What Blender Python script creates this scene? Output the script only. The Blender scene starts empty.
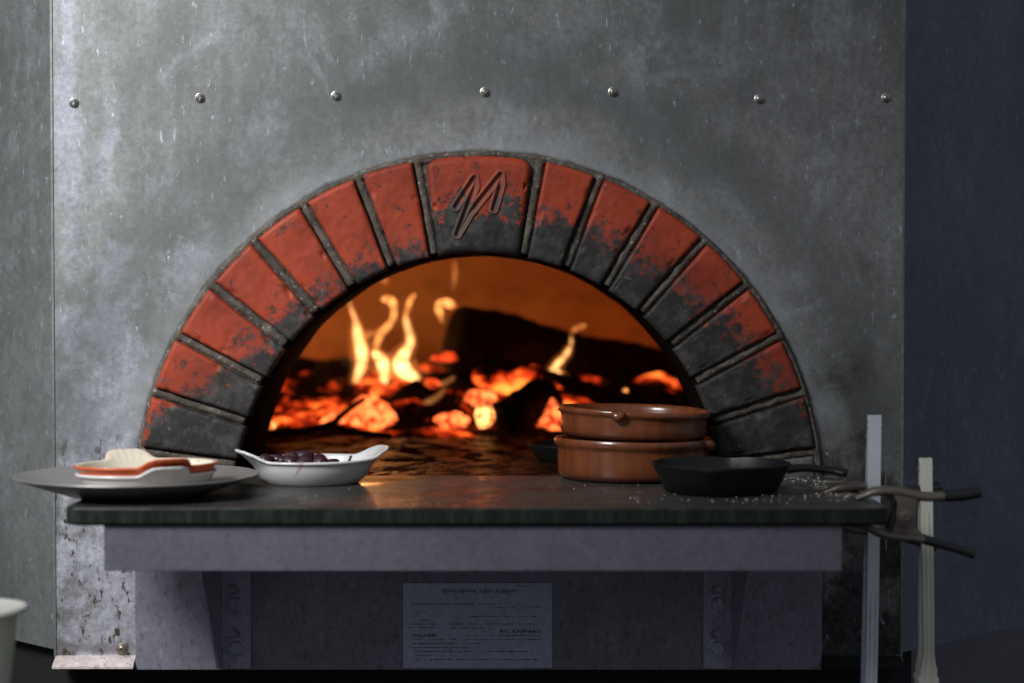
import bpy, bmesh, math, random
from mathutils import Vector, Matrix, Euler, noise
random.seed(7)
R = math.radians
PI = math.pi
S = bpy.context.scene
COL = S.collection

# ------------------------------------------------------------------ camera numbers
CAM = Vector((0, -2.3, 1.2197)); PITCH = math.atan(56.5/2000); FPX = 2000.0
def at(px, py, Y):
    dx, dy = (px-512)/FPX, (341.5-py)/FPX
    fw = Vector((0, math.cos(PITCH), -math.sin(PITCH))); up = Vector((0, math.sin(PITCH), math.cos(PITCH)))
    d = fw + Vector((1, 0, 0))*dx + up*dy
    return CAM + d*((Y-CAM.y)/d.y)

# ------------------------------------------------------------------ object helpers
def tag(o, label=None, cat=None, group=None, kind=None):
    if label: o['label'] = label
    if cat: o['category'] = cat
    if group: o['group'] = group
    if kind: o['kind'] = kind
    return o
def empty(name, loc, label=None, cat=None, group=None, rot=(0, 0, 0)):
    o = bpy.data.objects.new(name, None); COL.objects.link(o)
    o.location = loc; o.rotation_euler = rot; o.empty_display_size = .03
    return tag(o, label, cat, group)
def link(name, bm, mat, parent=None, loc=None, world=False, smooth=True, angle=None):
    """loc: origin for top-level meshes. world=True: verts are in world space, parent unrotated"""
    bmesh.ops.recalc_face_normals(bm, faces=bm.faces)
    off = None
    if loc is not None: off = Vector(loc)
    elif world and parent is not None:
        off = Vector((0, 0, 0)); p = parent
        while p is not None: off += p.location; p = p.parent
    if off is not None: bmesh.ops.translate(bm, verts=bm.verts, vec=-off)
    me = bpy.data.meshes.new(name); bm.to_mesh(me); bm.free()
    for p in me.polygons: p.use_smooth = smooth
    o = bpy.data.objects.new(name, me); COL.objects.link(o)
    if mat: me.materials.append(mat)
    if loc is not None: o.location = loc
    if parent is not None: o.parent = parent
    if smooth and angle:
        me.set_sharp_from_angle(angle=R(angle))
    return o
def bevel(bm, w, seg=2, ang=30):
    es = [e for e in bm.edges if len(e.link_faces) == 2 and e.calc_face_angle(0) > R(ang)]
    bmesh.ops.bevel(bm, geom=es, offset=w, segments=seg, affect='EDGES', profile=.6)
def box(bm, x0, x1, y0, y1, z0, z1, bev=0, seg=2):
    b = bmesh.new()
    bmesh.ops.create_cube(b, size=1)
    bmesh.ops.scale(b, vec=(x1-x0, y1-y0, z1-z0), verts=b.verts)
    bmesh.ops.translate(b, vec=((x0+x1)/2, (y0+y1)/2, (z0+z1)/2), verts=b.verts)
    if bev: bevel(b, bev, seg)
    merge(bm, b)
def merge(bm, b, mtx=None):
    me = bpy.data.meshes.new('t'); b.to_mesh(me); b.free()
    if mtx is not None: me.transform(mtx)
    bm.from_mesh(me); bpy.data.meshes.remove(me)
def grid_faces(bm, rows, closed_u=False, closed_v=False):
    n = len(rows); m = len(rows[0])
    for i in range(n if closed_v else n-1):
        for j in range(m if closed_u else m-1):
            a, b, c, d = rows[i][j], rows[i][(j+1) % m], rows[(i+1) % n][(j+1) % m], rows[(i+1) % n][j]
            try: bm.faces.new((a, b, c, d))
            except ValueError: pass
def lathe(bm, prof, seg=64, warp=None):
    """profile list of (r, z); r==0 ends make a pole"""
    rows = []
    for r, z in prof:
        if r <= 1e-6: rows.append([bm.verts.new((0, 0, z))]); continue
        row = []
        for k in range(seg):
            a = 2*PI*k/seg; rr, zz = r, z
            if warp: rr, zz = warp(r, z, a)
            row.append(bm.verts.new((rr*math.cos(a), rr*math.sin(a), zz)))
        rows.append(row)
    for i in range(len(rows)-1):
        A, B = rows[i], rows[i+1]
        for k in range(seg):
            k2 = (k+1) % seg
            if len(A) == 1 and len(B) > 1: bm.faces.new((A[0], B[k], B[k2]))
            elif len(B) == 1 and len(A) > 1: bm.faces.new((A[k], A[k2], B[0]))
            elif len(A) > 1: bm.faces.new((A[k], A[k2], B[k2], B[k]))
def catmull(P, n=8):
    P = [Vector(p) for p in P]; out = []
    Q = [P[0]*2-P[1]] + P + [P[-1]*2-P[-2]]
    for i in range(1, len(Q)-2):
        for k in range(n):
            t = k/n; a, b, c, d = Q[i-1], Q[i], Q[i+1], Q[i+2]
            out.append(.5*((2*b)+(c-a)*t+(2*a-5*b+4*c-d)*t*t+(3*b-a-3*c+d)*t**3))
    out.append(P[-1]); return out
def sweep(bm, pts, half_w, half_h, side=Vector((0, 1, 0)), seg=12, power=2.0, caps=True, shape=None):
    """sweep a superellipse section; half_w along 'side', half_h along the other axis; lists or numbers"""
    n = len(pts); rows = []
    g = lambda v, i: v[i] if isinstance(v, (list, tuple)) else v
    for i, p in enumerate(pts):
        t = (pts[min(i+1, n-1)]-pts[max(i-1, 0)]).normalized()
        s = (side - t*side.dot(t)).normalized(); u = t.cross(s)
        row = []
        for k in range(seg):
            a = 2*PI*(k+.5)/seg; c, d = math.cos(a), math.sin(a)
            c = math.copysign(abs(c)**(2/power), c); d = math.copysign(abs(d)**(2/power), d)
            q = p + s*c*g(half_w, i) + u*d*g(half_h, i)
            if shape: q = shape(q, i, a)
            row.append(bm.verts.new(q))
        rows.append(row)
    grid_faces(bm, rows, closed_u=True)
    if caps:
        bm.faces.new(list(reversed(rows[0]))); bm.faces.new(rows[-1])
def prism_xz(bm, poly, y0, y1, bev=0):
    b = bmesh.new()
    f0 = [b.verts.new((x, y0, z)) for x, z in poly]; f1 = [b.verts.new((x, y1, z)) for x, z in poly]
    b.faces.new(f0); b.faces.new(list(reversed(f1)))
    for i in range(len(poly)):
        j = (i+1) % len(poly); b.faces.new((f0[j], f0[i], f1[i], f1[j]))
    if bev: bmesh.ops.recalc_face_normals(b, faces=b.faces); bevel(b, bev)
    merge(bm, b)
def nz(x, y, z, s=1.0, seed=0): return noise.noise(Vector((x*s+seed*13.7, y*s-seed*7.1, z*s+seed*3.3)))

# ------------------------------------------------------------------ material helpers
class M:
    def __init__(s, name):
        s.m = bpy.data.materials.new(name); s.m.use_nodes = True
        s.nt = s.m.node_tree; s.b = s.nt.nodes['Principled BSDF']; s.out = s.nt.nodes['Material Output']
        s.tc = s.nt.nodes.new('ShaderNodeTexCoord')
    def n(s, t, **kw):
        x = s.nt.nodes.new(t)
        for k, v in kw.items():
            if k in x.inputs: s.set(x.inputs[k], v)
            else: setattr(x, k, v)
        return x
    def set(s, sock, v):
        if isinstance(v, bpy.types.NodeSocket): s.nt.links.new(v, sock)
        elif isinstance(v, (tuple, list)) and sock.type == 'RGBA' and len(v) == 3: sock.default_value = (*v, 1)
        else: sock.default_value = v
    def P(s, **kw):
        for k, v in kw.items(): s.set(s.b.inputs[k.replace('_', ' ')], v)
    def map(s, scale=(1, 1, 1), loc=(0, 0, 0), rot=(0, 0, 0), src='Object'):
        mp = s.n('ShaderNodeMapping'); s.set(mp.inputs[0], s.tc.outputs[src])
        mp.inputs['Scale'].default_value = scale; mp.inputs['Location'].default_value = loc; mp.inputs['Rotation'].default_value = rot
        return mp.outputs[0]
    def noise(s, scale, detail=4, rough=.55, vec=None, dist=0):
        x = s.n('ShaderNodeTexNoise', Scale=scale, Detail=detail, Roughness=rough, Distortion=dist)
        s.set(x.inputs['Vector'], vec if vec is not None else s.tc.outputs['Object']); return x.outputs['Fac']
    def vor(s, scale, vec=None, feature='F1', out='Distance'):
        x = s.n('ShaderNodeTexVoronoi', feature=feature); x.inputs['Scale'].default_value = scale
        s.set(x.inputs['Vector'], vec if vec is not None else s.tc.outputs['Object']); return x.outputs[out]
    def ramp(s, fac, stops, interp='LINEAR'):
        x = s.n('ShaderNodeValToRGB'); s.set(x.inputs[0], fac); cr = x.color_ramp; cr.interpolation = interp
        while len(cr.elements) < len(stops): cr.elements.new(.5)
        for e, (p, c) in zip(cr.elements, stops):
            e.position = p; e.color = (c, c, c, 1) if isinstance(c, (int, float)) else (*c, 1)
        return x.outputs[0]
    def math(s, op, a, b=0.0, c=None, clamp=False):
        x = s.n('ShaderNodeMath', operation=op, use_clamp=clamp); s.set(x.inputs[0], a); s.set(x.inputs[1], b)
        if c is not None: s.set(x.inputs[2], c)
        return x.outputs[0]
    def mix(s, fac, a, b, mode='MIX'):
        x = s.n('ShaderNodeMix', data_type='RGBA', blend_type=mode)
        s.set(x.inputs[0], fac); s.set(x.inputs[6], a); s.set(x.inputs[7], b); return x.outputs[2]
    def sm(s, v, lo, hi):
        x = s.n('ShaderNodeMapRange', interpolation_type='SMOOTHSTEP'); s.set(x.inputs[0], v)
        s.set(x.inputs[1], lo); s.set(x.inputs[2], hi); return x.outputs[0]
    def xyz(s, src='Object'):
        x = s.n('ShaderNodeSeparateXYZ'); s.set(x.inputs[0], s.tc.outputs[src]); return x.outputs
    def bump(s, h, strength=.3, dist=.002):
        x = s.n('ShaderNodeBump', Strength=strength, Distance=dist); s.set(x.inputs['Height'], h)
        s.set(s.b.inputs['Normal'], x.outputs[0])

# ------------------------------------------------------------------ key dimensions
CX = at(479, 400, 0).x; CZ = .9775; PXM = 2.3/2000
RO, RI = 337.5*PXM, 242.5*PXM               # arch outer, inner radius
PX0, PX1 = at(53, 300, 0).x, at(903, 300, 0).x
PZ0 = at(100, 657, 0).z; PZT = 1.78
TOPZ = 1.0; SLF = -.336; SLT = .0175
SX0, SX1 = at(64, 508, SLF).x, at(889, 508, SLF).x

# ------------------------------------------------------------------ materials
def metal_sheet(name, base, dark, light, metallic=.55, rough=.42, spots=0, streak=6, sx=0, patches=(), gr=.38):
    m = M(name)
    big = m.noise(3.2, 5, .6, m.map((1, 1, 1.0), (sx, 0, 3)))
    mid = m.noise(11, 6, .65, m.map((1.2, 1, .7), (sx+4, 0, 0)), 1.2)
    st = m.noise(9, 5, .7, m.map((5, 5, .35), (sx+2, 0, 0)))
    fine = m.noise(140, 3, .7)
    gran = m.noise(48, 6, .8, m.map((1, 1, .8), (sx, 0, 5)))
    c = m.mix(m.sm(big, .40, .58), base, dark)
    c = m.mix(m.math('MULTIPLY', m.sm(mid, .50, .70), .65), c, light)
    c = m.mix(m.math('MULTIPLY', m.sm(st, .48, .72), .25), c, light)
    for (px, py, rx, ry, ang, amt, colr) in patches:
        amt *= (.68 if colr[0] > .1 else 1.1)      # stains and tone patches with a place of their own on the sheet
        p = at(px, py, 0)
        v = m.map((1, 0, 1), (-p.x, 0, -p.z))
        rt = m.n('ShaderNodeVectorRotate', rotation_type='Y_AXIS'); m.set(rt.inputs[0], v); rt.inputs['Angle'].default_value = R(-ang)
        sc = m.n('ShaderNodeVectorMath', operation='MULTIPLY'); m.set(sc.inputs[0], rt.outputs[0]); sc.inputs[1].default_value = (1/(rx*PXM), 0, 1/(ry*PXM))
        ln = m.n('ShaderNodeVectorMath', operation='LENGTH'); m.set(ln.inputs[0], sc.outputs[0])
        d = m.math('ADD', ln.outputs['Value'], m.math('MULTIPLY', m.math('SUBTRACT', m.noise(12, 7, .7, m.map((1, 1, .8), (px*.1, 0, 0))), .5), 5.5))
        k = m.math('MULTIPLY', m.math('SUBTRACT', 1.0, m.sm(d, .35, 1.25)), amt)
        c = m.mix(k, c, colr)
    fl = m.noise(75, 4, .75, m.map((1.6, 1, .6), (1, 0, 0)))          # tiny pale flecks
    c = m.mix(m.math('MULTIPLY', m.sm(fl, .615, .675), .65*min(1, gr/.38+.1)), c, tuple(min(1, x*1.7) for x in light))
    sc2 = m.noise(32, 3, .5, m.map((5.5, 1, .8), (7, 0, 0)), 2.5)       # short scratches
    c = m.mix(m.math('MULTIPLY', m.sm(sc2, .685, .72), .5*min(1, gr/.38+.1)), c, tuple(min(1, x*1.9) for x in light))
    c = m.mix(m.math('MULTIPLY', m.sm(fine, .35, .75), .42), c, tuple(x*.55 for x in dark))
    c = m.mix(m.math('MULTIPLY', m.sm(gran, .42, .62), gr), c, tuple(x*.62 for x in dark))
    if spots:
        sp = m.noise(85, 5, .66, m.map((1.2, 1, .6), (3, 0, 1)))
        k = m.math('MULTIPLY', m.sm(sp, .55, .63), spots)
        z = m.xyz()[2]
        k = m.math('MULTIPLY', k, m.math('SUBTRACT', 1.0, m.sm(z, 1.0, 1.09)))
        c = m.mix(k, c, (.085, .062, .038))
    m.P(Base_Color=c, Metallic=metallic, Roughness=m.math('ADD', m.math('MULTIPLY', mid, .25), rough-.1))
    m.bump(m.math('ADD', m.math('MULTIPLY', fine, .4), big), .15, .002)
    return m
g = metal_sheet('aged_zinc', (.30, .30, .29), (.20, .205, .195), (.42, .43, .46), .45, .45, 1.0,
    patches=[(255, 145, 46, 15, -52, .8, (.50, .51, .56)), (110, 150, 12, 55, 8, .75, (.48, .49, .56)), (395, 48, 70, 26, -20, .6, (.42, .43, .45)),
             (68, 60, 12, 190, 0, .8, (.46, .48, .56)), (225, 222, 95, 20, -42, .7, (.13, .135, .13)),
             (360, 98, 90, 12, -8, .6, (.15, .155, .15)), (560, 40, 70, 24, -15, .5, (.34, .36, .41)), (600, 100, 110, 16, 5, .55, (.13, .14, .155)),
             (330, 195, 90, 12, -28, .75, (.47, .48, .53)), (190, 262, 40, 18, -48, .7, (.50, .51, .58)), (690, 50, 50, 22, 0, .45, (.30, .33, .38)),
             (96, 400, 42, 120, 0, .9, (.50, .51, .60)), (800, 120, 60, 30, 30, .5, (.17, .18, .2)), (700, 170, 120, 16, 38, .45, (.32, .34, .36)),
             (95, 585, 70, 130, 0, 1.45, (.66, .65, .72)), (862, 440, 26, 120, 0, .7, (.09, .095, .08)), (866, 600, 75, 190, 0, .95, (.020, .021, .017)),  # lower right: shade and dirt darkened into the colour; lower left paler
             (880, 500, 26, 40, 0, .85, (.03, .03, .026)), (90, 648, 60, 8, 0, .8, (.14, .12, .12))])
# dark edge right round the arch opening
x, y, z = g.xyz()
rr = g.math('POWER', g.math('ADD', g.math('POWER', g.math('SUBTRACT', x, CX), 2.0), g.math('POWER', g.math('SUBTRACT', z, CZ), 2.0)), .5)
rr = g.math('ADD', rr, g.math('MULTIPLY', g.math('SUBTRACT', g.noise(22, 4, .7), .5), .012))
k = g.math('SUBTRACT', 1.0, g.sm(rr, RO+.006, RO+.012))
src = g.b.inputs['Base Color'].links[0].from_socket
ang = g.math('MULTIPLY', g.math('SUBTRACT', g.noise(7, 5, .65), .5), .09)
rn = g.math('ADD', rr, ang)
up = g.sm(z, .98, 1.06)
pale = g.math('MULTIPLY', g.math('MULTIPLY', g.sm(rn, RO+.050, RO+.012), up), g.math('MULTIPLY', g.sm(g.noise(5, 4, .6), .35, .6), .42))           # paler ring following the arch, darker ring beyond it
src = g.mix(pale, src, (.42, .43, .44))
dark_ring = g.math('MULTIPLY', g.math('MULTIPLY', g.sm(rn, RO+.045, RO+.08), g.sm(rn, RO+.15, RO+.09)), g.math('MULTIPLY', up, .55))
src = g.mix(dark_ring, src, (.13, .135, .13))
g.P(Base_Color=g.mix(g.math('MULTIPLY', k, .85), src, (.045, .042, .035)))
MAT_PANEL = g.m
MAT_SIDE_L = metal_sheet('brushed_sheet_grey', (.265, .275, .265), (.20, .21, .20), (.34, .36, .36), .5, .4, 0, sx=9).m
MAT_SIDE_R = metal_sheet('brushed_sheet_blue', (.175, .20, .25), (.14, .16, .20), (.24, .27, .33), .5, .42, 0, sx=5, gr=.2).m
MAT_BOX = metal_sheet('painted_steel_lower', (.36, .35, .41), (.28, .275, .32), (.42, .41, .48), .3, .5, .4, sx=2, gr=.2).m
MAT_APRON = metal_sheet('painted_steel_apron', (.185, .18, .217), (.16, .155, .19), (.20, .195, .24), .25, .45, .2, sx=12, gr=.08).m
MAT_LIP = metal_sheet('lit_steel_lip', (.85, .72, .69), (.7, .58, .55), (.95, .85, .82), .1, .55, .4, sx=1).m  # the lit look of the left lip is raised into its base colour

def mk_brick(name, ramp_l, ramp_r, seed, soft=.16):
    m = M(name); x, y, z = m.xyz()
    dx = m.math('SUBTRACT', x, CX); dz = m.math('SUBTRACT', z, CZ)
    r = m.math('POWER', m.math('ADD', m.math('MULTIPLY', dx, dx), m.math('MULTIPLY', dz, dz)), .5)
    t = m.math('DIVIDE', m.math('SUBTRACT', r, RI), RO-RI)
    h = m.math('DIVIDE', dz, r)
    right = m.sm(dx, -.03, .03)
    th = m.n('ShaderNodeMix', data_type='FLOAT'); m.set(th.inputs[0], right)
    m.set(th.inputs[2], m.ramp(h, ramp_l)); m.set(th.inputs[3], m.ramp(h, ramp_r))
    n1 = m.math('SUBTRACT', m.noise(26, 6, .7, m.map((1, 1, 1), (seed, 0, 0))), .5)
    n2 = m.math('SUBTRACT', m.noise(110, 4, .7), .5)
    tt = m.math('ADD', t, m.math('ADD', m.math('MULTIPLY', n1, 1.15), m.math('MULTIPLY', n2, 1.0)))
    thv = m.math('MULTIPLY', th.outputs[0], 1.6)
    d = m.math('SUBTRACT', tt, thv)
    red = m.sm(d, -soft*.35, soft)
    rc = m.mix(m.sm(m.noise(14, 5, .6), .35, .7), (.37, .052, .019), (.23, .032, .014))
    rc = m.mix(m.math('MULTIPLY', m.sm(m.noise(60, 5, .75, m.map((1, 1, 1), (3, 1, seed))), .57, .66), .85), rc, (.06, .03, .025))   # pits and scuffs
    dk = m.mix(m.sm(m.noise(45, 5, .7), .4, .75), (.026, .024, .023), (.080, .073, .068))
    dk = m.mix(m.math('MULTIPLY', m.sm(m.noise(130, 3, .7, m.map((1, 1, .6))), .66, .72), .5), dk, (.2, .19, .18))
    cv = m.n('ShaderNodeAttribute', attribute_name='carve')
    bc = m.mix(m.math('MULTIPLY', cv.outputs['Fac'], .75), m.mix(red, dk, rc), (.17, .095, .07))
    m.P(Base_Color=bc, Roughness=m.math('ADD', m.math('MULTIPLY', n1, .3), .56), Specular_IOR_Level=.28)
    m.bump(m.math('ADD', m.noise(60, 6, .7), m.math('MULTIPLY', m.noise(220, 3, .6), .4)), .35, .0010)
    return m.m
RL = [(0.0, .75), (.21, .60), (.39, .30), (.55, .14), (.72, .06), (.88, .03)]
RR = [(0.0, .85), (.21, .66), (.39, .46), (.55, .36), (.72, .30), (.92, .25)]
MAT_BRICK = mk_brick('red_arch_brick', RL, RR, 0, .26)
MAT_KEY = mk_brick('red_keystone', [(0, .31), (1, .31)], [(0, .31), (1, .30)], 3, .06)
m = M('gritty_mortar')
c = m.mix(m.sm(m.noise(30, 5, .7), .4, .7), (.07, .055, .043), (.17, .14, .11))
c = m.mix(m.sm(m.noise(150, 3, .7), .58, .68), c, (.30, .28, .25))
m.P(Base_Color=c, Roughness=.85); m.bump(m.noise(120, 5, .75), .9, .003); MAT_MORTAR = m.m
m = M('pale_foot_mortar')
c = m.mix(m.sm(m.noise(26, 5, .7), .35, .7), (.07, .068, .065), (.17, .165, .155))
m.P(Base_Color=c, Roughness=.85); m.bump(m.noise(90, 5, .75), .8, .003); MAT_FOOT = m.m
m = M('sooty_refractory')
c = m.mix(m.noise(12, 5, .6), (.004, .0037, .0035), (.012, .0105, .010))
m.P(Base_Color=c, Roughness=.95, Specular_IOR_Level=.01); m.bump(m.noise(50, 5, .7), .6, .003); MAT_SOOT = m.m
m = M('firebrick_dome')
c = m.mix(m.sm(m.noise(4, 4, .6), .35, .65), (.66, .40, .19), (.46, .26, .12))
c = m.mix(m.math('MULTIPLY', m.sm(m.noise(22, 4, .6), .5, .7), .3), c, (.12, .08, .05))
m.P(Base_Color=c, Roughness=.95, Specular_IOR_Level=.1); m.bump(m.noise(20, 5, .6), .3, .004); MAT_DOME = m.m
m = M('hearth_stone')
c = m.mix(m.sm(m.noise(9, 5, .65), .35, .7), (.020, .007, .0035), (.075, .022, .009))
m.P(Base_Color=c, Roughness=m.ramp(m.noise(14, 5, .7), [(.3, .26), (.7, .55)]), Specular_IOR_Level=m.math('MULTIPLY', m.sm(m.noise(26, 4, .7, m.map((1, .5, 1), (4, 2, 0))), .48, .62), .40)); m.bump(m.math('ADD', m.noise(34, 6, .7), m.math('MULTIPLY', m.noise(9, 2, .5), 3.0)), 1, .006); MAT_HEARTH = m.m
m = M('dark_granite')
x, y, z = m.xyz()
c = m.mix(m.sm(m.noise(10, 6, .7), .35, .7), (.030, .030, .028), (.062, .060, .055))
c = m.mix(m.math('MULTIPLY', m.sm(m.noise(150, 3, .6), .55, .7), .5), c, (.16, .16, .14))
c = m.mix(m.math('MULTIPLY', m.sm(m.noise(26, 3, .6, m.map((3, .1, .1))), .5, .7), .35), c, (.05, .066, .048))
fl = m.math('MULTIPLY', m.sm(m.noise(24, 6, .75, m.map((1, 1, 1), (2, 0, 0))), .50, .64), m.sm(x, .23, .31))     # flour at the right-hand end
fl = m.math('MULTIPLY', fl, m.sm(y, -.13, -.02))
c = m.mix(m.math('MULTIPLY', fl, .6), c, (.45, .41, .35))
ol = m.math('MULTIPLY', m.sm(m.noise(8, 6, .8, m.map((1, 1.6, 1), (9, 0, 0))), .55, .68), .35)
c = m.mix(ol, c, (.20, .19, .17))
c = m.mix(m.math('LESS_THAN', z, .0168), c, m.mix(m.sm(m.noise(40, 4, .7, m.map((2, 1, .3))), .4, .7), (.014, .018, .014), (.035, .044, .034)))
m.P(Base_Color=c, Roughness=m.ramp(m.noise(16, 6, .75), [(.3, .18), (.7, .5)]), Specular_IOR_Level=.28)
m.bump(m.noise(70, 6, .75), .3, .0015); MAT_STONE = m.m

def plain(name, col, rough=.4, metal=0, coat=0, bump=0, bs=80, var=.25, **kw):
    m = M(name)
    c = m.mix(m.noise(18, 4, .6), tuple(v*(1-var) for v in col), tuple(min(1, v*(1+var)) for v in col))
    m.P(Base_Color=c, Roughness=m.math('ADD', m.math('MULTIPLY', m.noise(40, 3, .6), .16), rough-.08), Metallic=metal, Coat_Weight=coat, **kw)
    if bump: m.bump(m.noise(bs, 4, .6), bump, .001)
    return m.m
MAT_STEEL = plain('screw_steel', (.46, .44, .40), .38, .9)
MAT_SCREWHOLE = plain('dark_recess', (.01, .01, .01), .8)
MAT_BLACK = plain('black_underside_shade', (.008, .008, .008), .8)  # darkness under the oven put into the colour, also on the right lip
MAT_PEWTER = plain('pewter_grey', (.30, .28, .265), .40, .5)
m = M('cream_white_glaze')
c = m.mix(m.math('MULTIPLY', m.sm(m.noise(30, 3, .6), .62, .7), .5), (.72, .70, .66), (.62, .55, .55))
m.P(Base_Color=c, Roughness=.22, Coat_Weight=.3); MAT_WHITE = m.m
m = M('juice_stained_white_glaze')
w = m.noise(22, 3, .5, m.map((1.6, .7, 1), (5, 2, 0)), 1.5)
c = m.mix(m.math('MULTIPLY', m.sm(w, .60, .68), .6), (.68, .66, .64), (.40, .20, .30))
m.P(Base_Color=c, Roughness=.22, Coat_Weight=.3); MAT_WHITE2 = m.m
m = M('orange_outer_cream_inner_enamel')
ge = m.nt.nodes.new('ShaderNodeAttribute'); ge.attribute_name = 'inner'
c = m.mix(ge.outputs['Fac'], (.62, .10, .018), (.72, .64, .50))
c = m.mix(m.math('MULTIPLY', m.sm(m.noise(40, 4, .6), .66, .72), .7), c, (.10, .06, .03))
m.P(Base_Color=c, Roughness=.25, Coat_Weight=.3); MAT_ORANGE = m.m
m = M('terracotta_glaze')
x, y, z = m.xyz()
dr = m.noise(30, 4, .6, m.map((2.5, 2.5, .25)))
c = m.mix(m.sm(dr, .35, .7), (.215, .060, .020), (.135, .039, .015))
c = m.mix(m.math('MULTIPLY', m.sm(m.noise(60, 4, .6, m.map((1, 1, .3))), .55, .75), .35), c, (.25, .13, .075))
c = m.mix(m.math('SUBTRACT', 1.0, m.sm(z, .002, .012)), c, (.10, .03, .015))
m.P(Base_Color=c, Roughness=.28, Coat_Weight=.5, Coat_Roughness=.12); MAT_TERRA = m.m
MAT_IRON = plain('cast_iron', (.010, .010, .0105), .42, 0, 0, .3, 160, Specular_IOR_Level=.35)
MAT_OLIVE = plain('dark_purple_skin', (.034, .008, .014), .5, 0, .25, .4, 60, .5)
MAT_CLAMP = plain('worn_clamp_steel', (.24, .20, .165), .42, .6, 0, .3, 90)
MAT_GRIP = plain('black_vinyl_grip', (.022, .021, .020), .38)
MAT_TONG = plain('bright_tong_steel', (.80, .84, .95), .26, .3, var=.12)
MAT_TONG2 = plain('warm_tong_steel', (.97, .92, .78), .30, .15, var=.12)
MAT_TUB = plain('milky_plastic', (.85, .78, .60), .4, 0, var=.06, Subsurface_Weight=.2, Subsurface_Scale=.01)
MAT_LID = plain('pale_plastic_lid', (.70, .68, .62), .35, var=.05)
MAT_TABLE = plain('prep_table_steel', (.3, .3, .3), .4, .9)
MAT_WALL = plain('dark_grey_wall', (.26, .265, .30), .8)
MAT_FLOOR = plain('dark_floor_tile', (.05, .048, .045), .5, bump=.3)
MAT_INK = plain('engraved_lettering', (.035, .035, .045), .6)
MAT_PLATE = metal_sheet('nameplate_aluminium', (.74, .74, .94), (.66, .66, .84), (.80, .80, .98), .15, .45, .12, sx=3, gr=.1).m
MAT_BRACKET = metal_sheet('painted_steel_bracket', (.60, .59, .68), (.52, .51, .60), (.66, .65, .74), .25, .45, .3, sx=21, gr=.12).m
MAT_FLOUR = plain('flour_grain', (.55, .50, .42), .9)
MAT_TWIG = plain('charred_twig', (.012, .009, .007), .8)
# glowing and charred things
def mk_char(name, thr, strength, seed=0, under=0.0, cool=(.9, .05, .008), hot=(1.0, .30, .04)):
    m = M(name)
    v = m.vor(34, m.map((1, 1, 1), (seed, 0, 0)), 'DISTANCE_TO_EDGE')
    big = m.noise(9, 4, .6, m.map((1, 1, 1), (seed*3.1, 0, 0)), .6)
    fine = m.noise(55, 4, .65)
    g = m.math('ADD', big, m.math('MULTIPLY', m.math('SUBTRACT', fine, .5), .28))
    if under:                                   # the side lying on the coals burns
        geo = m.n('ShaderNodeNewGeometry'); sx = m.n('ShaderNodeSeparateXYZ'); m.set(sx.inputs[0], geo.outputs['Normal'])
        g = m.math('ADD', g, m.math('MULTIPLY', m.math('MULTIPLY', sx.outputs[2], -1.0), under))
    k = m.sm(g, thr, thr+.20)
    ec = m.mix(m.sm(g, thr+.08, thr+.30), cool, hot)
    m.P(Base_Color=m.mix(m.noise(60, 4, .7), (.010, .008, .007), (.034, .027, .023)), Roughness=.95, Specular_IOR_Level=.02,
        Emission_Color=ec, Emission_Strength=m.math('MULTIPLY', m.math('POWER', k, 1.5), strength))
    m.bump(m.math('ADD', m.math('MINIMUM', m.math('MULTIPLY', v, 5.0), .6), m.math('MULTIPLY', fine, .3)), .9, .008)
    return m.m
MAT_LOG = mk_char('charred_log_bark', .70, 1.5, 0, .16)
MAT_LOG_HOT = mk_char('glowing_charred_log', .42, 2.4, 2, .22)
MAT_BED = mk_char('bed_of_coals', .485, 1.9, 5, 0)
MAT_LOG_DEAD = mk_char('dead_charred_log', .9, .5, 7, 0)
def mk_ember(name, c1, c2, s1, seed):
    m = M(name)
    nn = m.noise(75, 5, .65, m.map((1, 1, 1), (seed, 0, 0)))
    k = m.sm(nn, .34, .60)
    m.P(Base_Color=(.03, .02, .02), Roughness=.9, Emission_Color=m.mix(k, c1, c2),
        Emission_Strength=m.math('MULTIPLY', m.math('ADD', k, .10), s1))
    m.bump(nn, .6, .004); return m.m
MAT_EMB_O = mk_ember('orange_ember', (.8, .03, .006), (1.0, .19, .045), 2.8, 0)
MAT_EMB_R = mk_ember('red_ember', (.5, .014, .004), (1.0, .08, .014), 1.5, 2)
MAT_EMB_Y = mk_ember('yellow_hot_ember', (1.0, .12, .02), (1.0, .46, .13), 3.4, 4)
def mk_flame(name, s, col=(1, .40, .105)):
    m = M(name); m.nt.nodes.remove(m.b)
    e = m.n('ShaderNodeEmission', Color=(*col, 1), Strength=s)
    m.nt.links.new(e.outputs[0], m.out.inputs['Volume']); return m.m
MAT_FLAME = mk_flame('flame_bright', 130, (1, .46, .15))
MAT_FLAME_M = mk_flame('flame_medium', 80, (1, .36, .09))
MAT_FLAME_H = mk_flame('flame_halo', 9, (1, .30, .06))
MAT_FLAME_W = mk_flame('flame_wisp', 26, (1, .33, .08))

# ================================================================== THE SETTING
b = bmesh.new(); box(b, -3, 3, -2.9, 1.9, -.05, 0); tag(link('floor', b, MAT_FLOOR, smooth=False), 'dark kitchen floor under the oven', 'floor', kind='structure')
b = bmesh.new(); box(b, -3, 3, 1.85, 1.95, 0, 3); tag(link('wall_back', b, MAT_WALL, smooth=False), 'dark grey wall behind the oven', 'wall', kind='structure')

# ================================================================== THE OVEN
oven = empty('pizza_oven', (0, .8, 0), 'grey metal clad wood-fired oven with a red brick arch and glowing interior', 'oven')
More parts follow.
